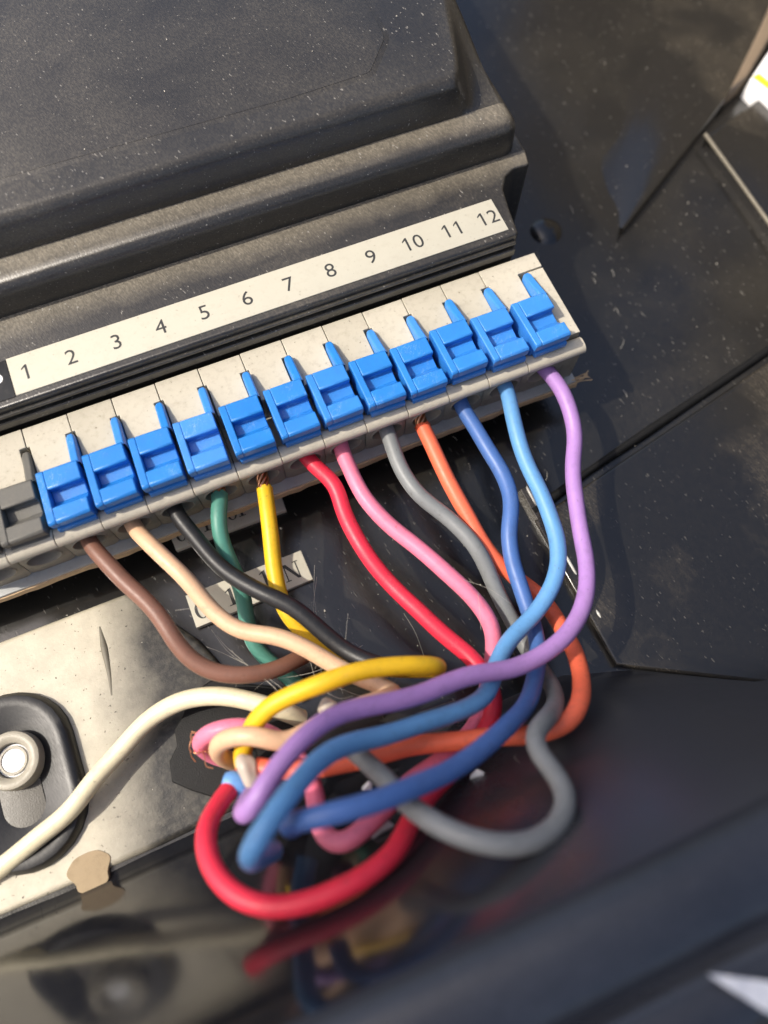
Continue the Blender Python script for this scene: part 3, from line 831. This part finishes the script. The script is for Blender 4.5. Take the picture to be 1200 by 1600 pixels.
def floor_label(corners, chars, label, z, h):
    P = [at(u, v, z)[:2] for u, v in corners]
    o = obj('printed_label', tier(P, z - .9, z + .05, .04).mesh('printed_label', 30), M['paper'])
    tag(o, label, 'label', 'printed labels on the tray floor')
    e = P[1] - P[0]; rz = math.atan2(e[1], e[0])
    for ch, u, v in chars:
        obj('printed_character', glyph(ch, at(u, v, z)[:2], h, z + .075, rz), M['ink'], o)
ZL = ZF + .35
floor_label([(307, 981), (489, 905), (470, 860), (290, 931)], [('0', 315, 953), ('1', 362, 932), ('1', 415, 904), ('N', 456, 893)], 'bright cream label printed 0 1 1 N between the tan and yellow wires', ZL, 2.15)
floor_label([(275, 860), (447, 797), (432, 752), (257, 815)], [('0', 283, 836), ('1', 322, 820), ('0', 362, 803), ('1', 376, 797), ('-', 398, 788)], 'label in the shade of the circuit board, crossed by the green wire', ZL, 1.7)

# ------------------------------------------------------------------ right-hand mouldings
def px_poly(pts, z): return [tuple(at(u, v, z)[:2]) for u, v in pts]
z = ZF + .9
low = [tuple(at(u, v, z)[:2]) for u, v in [(835, 812), (930, 748), (1065, 657), (1205, 562)]] + [(150, -8), (150, -59), (72, -58.5), (52, -47.2)]
low = [low[-1], low[-2], low[-3], low[-4], low[3], low[2], low[1], low[0]]
M['panel'] = black_plastic('reflection_patch_panel', (.006, .006, .006), (.17, .14, .095), .26, .11, .008, scale=.045, lo=.50, hi=.62, fleck=.2, rk=.4, spec=.8)  # brown reflections painted onto the black as dust patches
tag(obj('lower_panel', tier(low, ZF - 1, z, .5).mesh('lower_panel', 40), M['panel']), 'glossy black panel below the slanting groove', kind='structure')
P = spline([at(u, v, ZF + .3) for u, v in [(835, 806), (920, 743), (1065, 645), (1150, 588), (1260, 512)]], 1.0)
tag(obj('seal_strip', tube(P + [0, .5, 0], .55, 10, True, .1, 3).mesh('seal_strip', 60), M['foam']), 'dark rubber seal strip along the slanting groove', 'seal strip')
# flange: rises gently from the floor to the diagonal seam and ends there in a short lip
hi = [at(u, v, ZF + 1.1) for u, v in [(972, 358), (1040, 272), (1108, 186), (1160, 116), (1230, 22), (1290, -60)]]
lo_ = [at(u, v, ZF - .3) for u, v in [(968, 352), (940, 262), (960, 130), (1010, 30), (1060, -80), (1100, -200)]]
g = G()
nh = len(hi); cols_ = 8
for k in range(nh):
    for c_ in range(cols_):
        t_ = c_ / (cols_ - 1); p_ = lo_[k] * (1 - t_) + hi[k] * t_
        p_[2] = (ZF - .5) + 1.6 * (t_ * t_ * (3 - 2 * t_))
        g.v.append(tuple(p_))
    g.v.append((hi[k][0] + .12, hi[k][1] - .12, ZF + .95)); g.v.append((hi[k][0] + .15, hi[k][1] - .15, ZF - .8))
cols_ += 2
for k in range(nh - 1):
    for c_ in range(cols_ - 1): g.f.append((k * cols_ + c_, k * cols_ + c_ + 1, (k + 1) * cols_ + c_ + 1, (k + 1) * cols_ + c_))
tag(obj('raised_flange', g.mesh('raised_flange', 40), M['panel']), 'raised black flange above the diagonal seam', kind='structure')
# raised bed on the far right with a worn edge
bd = px_poly([(1104, 212), (1215, 365), (1330, 520), (1400, 150), (1190, 150)], ZF + 1.6)
tag(obj('far_bed', tier(bd, ZF - 1, ZF + 1.6, .5).mesh('far_bed', 40), M['panel']), 'black bed right of the diagonal seam', kind='structure')
P = spline([at(u, v, ZF + 1.45) for u, v in [(1102, 210), (1150, 276), (1210, 360), (1260, 430)]], 1.0)
tag(obj('worn_rib', tube(P, .32, 10, True, .12, 5).mesh('worn_rib', 60), M['wornrib']), 'pale worn rib on the black moulding at the right border', 'rib')
# floor rib with a bare light edge
P0, P1 = at(818, 762, ZF + .8), at(966, 1026, ZF + .8)
d = P1 - P0; d[2] = 0; L_ = np.linalg.norm(d); d /= L_; nn = np.array([-d[1], d[0], 0])
rib = tag(empty('floor_rib', tuple(P0)), 'low black floor rib with a bare whitish edge beside the purple wire', 'rib')
gg = G(); a_, b_ = P0, P1
gg.add([a_ - nn * .9 + [0, 0, -1.6], a_ + nn * .9 + [0, 0, -1.6], b_ + nn * .9 + [0, 0, -1.6], b_ - nn * .9 + [0, 0, -1.6], a_ - nn * .5, a_ + nn * .45, b_ + nn * .45, b_ - nn * .5],
       [(0, 1, 2, 3), (4, 5, 6, 7), (0, 1, 5, 4), (1, 2, 6, 5), (2, 3, 7, 6), (3, 0, 4, 7)])
obj('rib_body', gg.mesh('rib_body'), M['panel'], rib, .12)
for t0, t1 in ((0, .13), (.42, .55), (.74, .80)):
    PP = spline([a_ + d * L_ * (t0 + (t1 - t0) * q) + nn * .42 + [0, 0, .02] for q in (0, .5, 1)], .4)
    obj('bare_edge', tube(PP, np.interp(np.linspace(0, 1, len(PP)), [0, .2, .8, 1], [.05, .22, .2, .05]), 8).mesh('bare_edge', 60), M['worn'], rib)
# small pimple beside the housing
c = at(855, 355, ZF + .5)
tag(obj('moulded_pip', revolve([(2.6, ZF - .6), (2.1, ZF - .1), (1.5, ZF + .25), (.8, ZF + .42), (.05, ZF + .46)], c, 24).mesh('moulded_pip', 60), M['floor']), 'small moulded pip on the black floor beside the housing corner', 'pip')

# pale casing corner with yellow stripe, far top right
cas = tag(empty('pale_casing', tuple(at(1195, 130, ZF + 2))), 'pale casing corner with a yellow stripe at the right border', 'casing')
pc = px_poly([(1172, 124), (1222, 172), (1300, 160), (1300, 20), (1215, 60)], ZF + 3)
obj('shell', tier(pc, ZF - 1, ZF + 3, .3).mesh('shell', 30), M['white'], cas)
M['yel'] = plastic('yellow_stripe', (.75, .62, .03), .4)
ys = px_poly([(1176, 120), (1224, 156), (1224, 146), (1186, 114)], ZF + 3.1)
obj('yellow_stripe', tier(ys, ZF + 2.9, ZF + 3.1, .04).mesh('yellow_stripe', 30), M['yel'], cas)
tb = px_poly([(1142, 138), (1168, 118), (1225, 20), (1225, -40), (1190, 40)], ZF + 3)
M['tanbar'] = plastic('tan_bar', (.20, .15, .10), .5)
tag(obj('tan_bar', tier(tb, ZF - 1, ZF + 3, .3).mesh('tan_bar', 30), M['tanbar']), 'brownish bar leaning between the flange and the pale casing', 'bar')

# crumpled clear film beyond the rim, bottom right
g = G(); fr = np.random.default_rng(21)
qa, qb, qc, qd = [at(u, v, 18.6) for u, v in [(1106, 1521), (1290, 1545), (1290, 1640), (1112, 1528)]]
nu, nv = 16, 8
for j_ in range(nv):
    for i_ in range(nu):
        a_, b_ = i_ / (nu - 1), j_ / (nv - 1)
        p_ = (qa * (1 - a_) + qb * a_) * (1 - b_) + (qd * (1 - a_) + qc * a_) * b_
        g.v.append(tuple(p_ + [0, 0, .25 * math.sin(b_ * 14 + a_ * 2) * a_ + fr.normal(0, .07)]))
for j_ in range(nv - 1):
    for i_ in range(nu - 1): g.f.append((j_ * nu + i_, j_ * nu + i_ + 1, (j_ + 1) * nu + i_ + 1, (j_ + 1) * nu + i_))
tag(obj('film_scrap', g.mesh('film_scrap'), M['foil']), 'crumpled clear plastic film catching light beyond the rim', 'plastic film')

# ------------------------------------------------------------------ small things in the bundle
P = spline([dp(350, 1219, 72.5), dp(370, 1224, 72.5), dp(400, 1233, 73.5), dp(440, 1240, 76)], .4)
R_ = np.full(len(P), 1.12); R_[:3] = (.75, 1.0, 1.1)
tag(obj('blue_stub', tube(P, R_, 16, True).mesh('blue_stub', 60), wire_mat('pale_blue_insulation', (.12, .30, .62))), 'short pale blue stub of cut wire above the red loop', 'wire stub')
def blob(c, r3, name, mat, label, cat, seed):
    bm = bmesh.new(); bmesh.ops.create_icosphere(bm, subdivisions=3, radius=1)
    rr = np.random.default_rng(seed); ph = rr.uniform(0, 6, 6)
    for v_ in bm.verts:
        k = 1 + .12 * math.sin(3 * v_.co.x + ph[0]) + .1 * math.sin(4 * v_.co.y + ph[1]) + .08 * math.sin(5 * v_.co.z + ph[2])
        v_.co = Vector([(c[i] + v_.co[i] * r3[i] * k) * S for i in range(3)])
    me = bpy.data.meshes.new(name); bm.to_mesh(me); bm.free()
    me.polygons.foreach_set('use_smooth', [True] * len(me.polygons))
    return tag(obj(name, me, mat), label, cat)
blob(dp(388, 1203, 71.5), (.9, 1.5, .9), 'glue_blob', M['glue'], 'milky glue blob between the tan ring and purple wire', 'glue', 1)
blob(dp(512, 1106, 76), (1.1, 1.0, 1.0), 'glue_blob', M['glue'], 'milky glue blob under the purple wire near the yellow hook', 'glue', 2)

# frayed copper fibres by the pink ring
fz = tag(empty('copper_fray', tuple(dp(304, 1170, 77))), 'tangle of fine copper strands at the cut pink ring', 'copper strands')
fr = np.random.default_rng(8)
for k in range(9):
    p0 = dp(300 + fr.uniform(-4, 6), 1150 + fr.uniform(-8, 8), 78 + fr.uniform(-.5, .5))
    pts_ = [p0]
    for s_ in range(5):
        pts_.append(pts_[-1] + np.array([fr.normal(.15, .35), fr.normal(-.42, .25), fr.normal(0, .3)]))
    obj('strand', tube(spline(pts_, .2), .055, 5).mesh('strand', 60), M['copper'], fz)

# thin shiny shards lying under the loops
shards = [((745, 1212), 70, 1.0, 'bright triangular film shard right of the dark blue wire'), ((770, 1235), 70, .5, 'tiny film shard farthest to the right under the wires'),
          ((600, 1296), 66, 1.5, 'long white film shard between the pink V bend and red loop'), ((575, 1228), 68, .8, 'small film shard under the grey tube end')]
for (u, v), d_, s_, lab_ in shards:
    c = dp(u, v, d_ * K); g = G(); fr = np.random.default_rng(u)
    pts_ = [c + np.array([math.cos(a) * s_ * fr.uniform(.5, 1.2), math.sin(a) * s_ * .5 * fr.uniform(.5, 1.2), fr.normal(0, .25)]) for a in np.linspace(0, 2 * PI, 6)[:-1]]
    g.add([c + [0, 0, .2]] + pts_, [(0, 1 + k, 1 + (k + 1) % 5) for k in range(5)])
    g.add([c + [0, 0, .12]] + [p_ - [0, 0, .08] for p_ in pts_], [(0, 1 + (k + 1) % 5, 1 + k) for k in range(5)])
    tag(obj('film_shard', g.mesh('film_shard'), M['film']), lab_, 'film shard', 'film shards under the wires')

# cobweb fibres
g = G(); fr = np.random.default_rng(31)
def fib(p, r=.017):
    t = tube(spline(p, .5), r, 4, False); g.add(t.v, t.f)
base = [((332, 983, 80), (360, 1015, 79), (400, 1050, 77), (455, 1090, 73)), ((325, 1008, 80), (355, 1018, 79), (405, 1052, 77), (470, 1098, 74)), ((340, 998, 80), (350, 1002, 80), (375, 1030, 78), (430, 1072, 75)),
        ((492, 900, 84), (498, 970, 82), (500, 1010, 80), (497, 1050, 76)), ((488, 880, 84), (490, 930, 83), (504, 1000, 80), (502, 1052, 76)), ((410, 1062, 78), (450, 1056, 78), (500, 1040, 77), (560, 1000, 79)),
        ((640, 1320, 66), (648, 1345, 66), (655, 1370, 67), (668, 1375, 67)), ((655, 1300, 66), (665, 1330, 66), (690, 1345, 67), (700, 1350, 67)), ((700, 1300, 66), (695, 1330, 66), (690, 1350, 67), (688, 1370, 67)),
        ((480, 1030, 77), (500, 1070, 76), (530, 1090, 75), (560, 1085, 74)), ((480, 1085, 77), (520, 1075, 76), (560, 1078, 75), (590, 1072, 74)), ((810, 1180, 70), (805, 1190, 70), (818, 1200, 70), (828, 1210, 71))]
for b4 in base:
    for k in range(1): fib([dp(u + fr.normal(0, 4), v + fr.normal(0, 4), d_ * K + fr.normal(0, .3)) for u, v, d_ in b4])
for k in range(12):
    u, v = fr.uniform(330, 780), fr.uniform(900, 1120); d0 = fr.uniform(76, 82) * K
    a = fr.uniform(0, 3.14); l_ = fr.uniform(30, 90)
    fib([dp(u, v, d0), dp(u + math.cos(a) * l_ * .5, v + math.sin(a) * l_ * .5 + fr.normal(0, 6), d0 - 1), dp(u + math.cos(a) * l_, v + math.sin(a) * l_, d0 + fr.normal(0, 1))], .012)
for k in range(30):
    u, v = fr.uniform(640, 1000), fr.uniform(330, 760); zz = ZF + .1
    if u < 830 and v < 640: continue
    p0 = at(u, v, zz); a = fr.uniform(0, 6.28)
    a = 1.2 + fr.normal(0, .35); l_ = fr.uniform(.3, .9)
    fib([p0, p0 + [math.cos(a) * l_, math.sin(a) * l_, .1], p0 + [math.cos(a + .15) * 2 * l_, math.sin(a + .15) * 2 * l_, .05]], .022)
tag(obj('cobweb', g.mesh('cobweb', 60), M['hair']), 'thin cobweb fibres and lint stretched between wires and floor', 'cobweb', kind='stuff')

# dust grains
g = G(); fr = np.random.default_rng(41)
def grain(p, r):
    q = fr.normal(0, 1, (4, 3)); q -= q.mean(0); q = q / np.linalg.norm(q, axis=1)[:, None] * r
    q[:, 2] *= .5
    g.add(p + q, [(0, 1, 2), (0, 2, 3), (0, 3, 1), (1, 3, 2)])
for k in range(900):
    u, v = fr.uniform(0, 1200), fr.uniform(0, 1400)
    p_ = at(u, v, 12.4)
    r_ = abs(fr.normal(0, .055)) + .03
    if p_[1] > 21.5 and p_[0] < 59: grain(p_ + [0, 0, .05], r_); continue
    p_ = at(u, v, 7.8)
    if 13.2 < p_[1] < 15.3 and p_[0] < 64: grain(p_, r_); continue
    p_ = at(u, v, HZ)
    if 6.8 < p_[1] < 11.6 and p_[0] < 60: grain(p_ + [0, 0, .03], r_); continue
    p_ = at(u, v, PL)
    if -44 < p_[1] < -17.6 and p_[0] < 4: grain(p_ + [0, 0, .04], r_ * .9); continue
    p_ = at(u, v, ZF)
    if -44 < p_[1] < -16 or p_[0] > 67: grain(p_ + [0, 0, .02], r_ * 1.1)
tag(obj('dust', g.mesh('dust'), M['dust']), 'pale dust grains scattered over the black plastic', 'dust', kind='stuff')
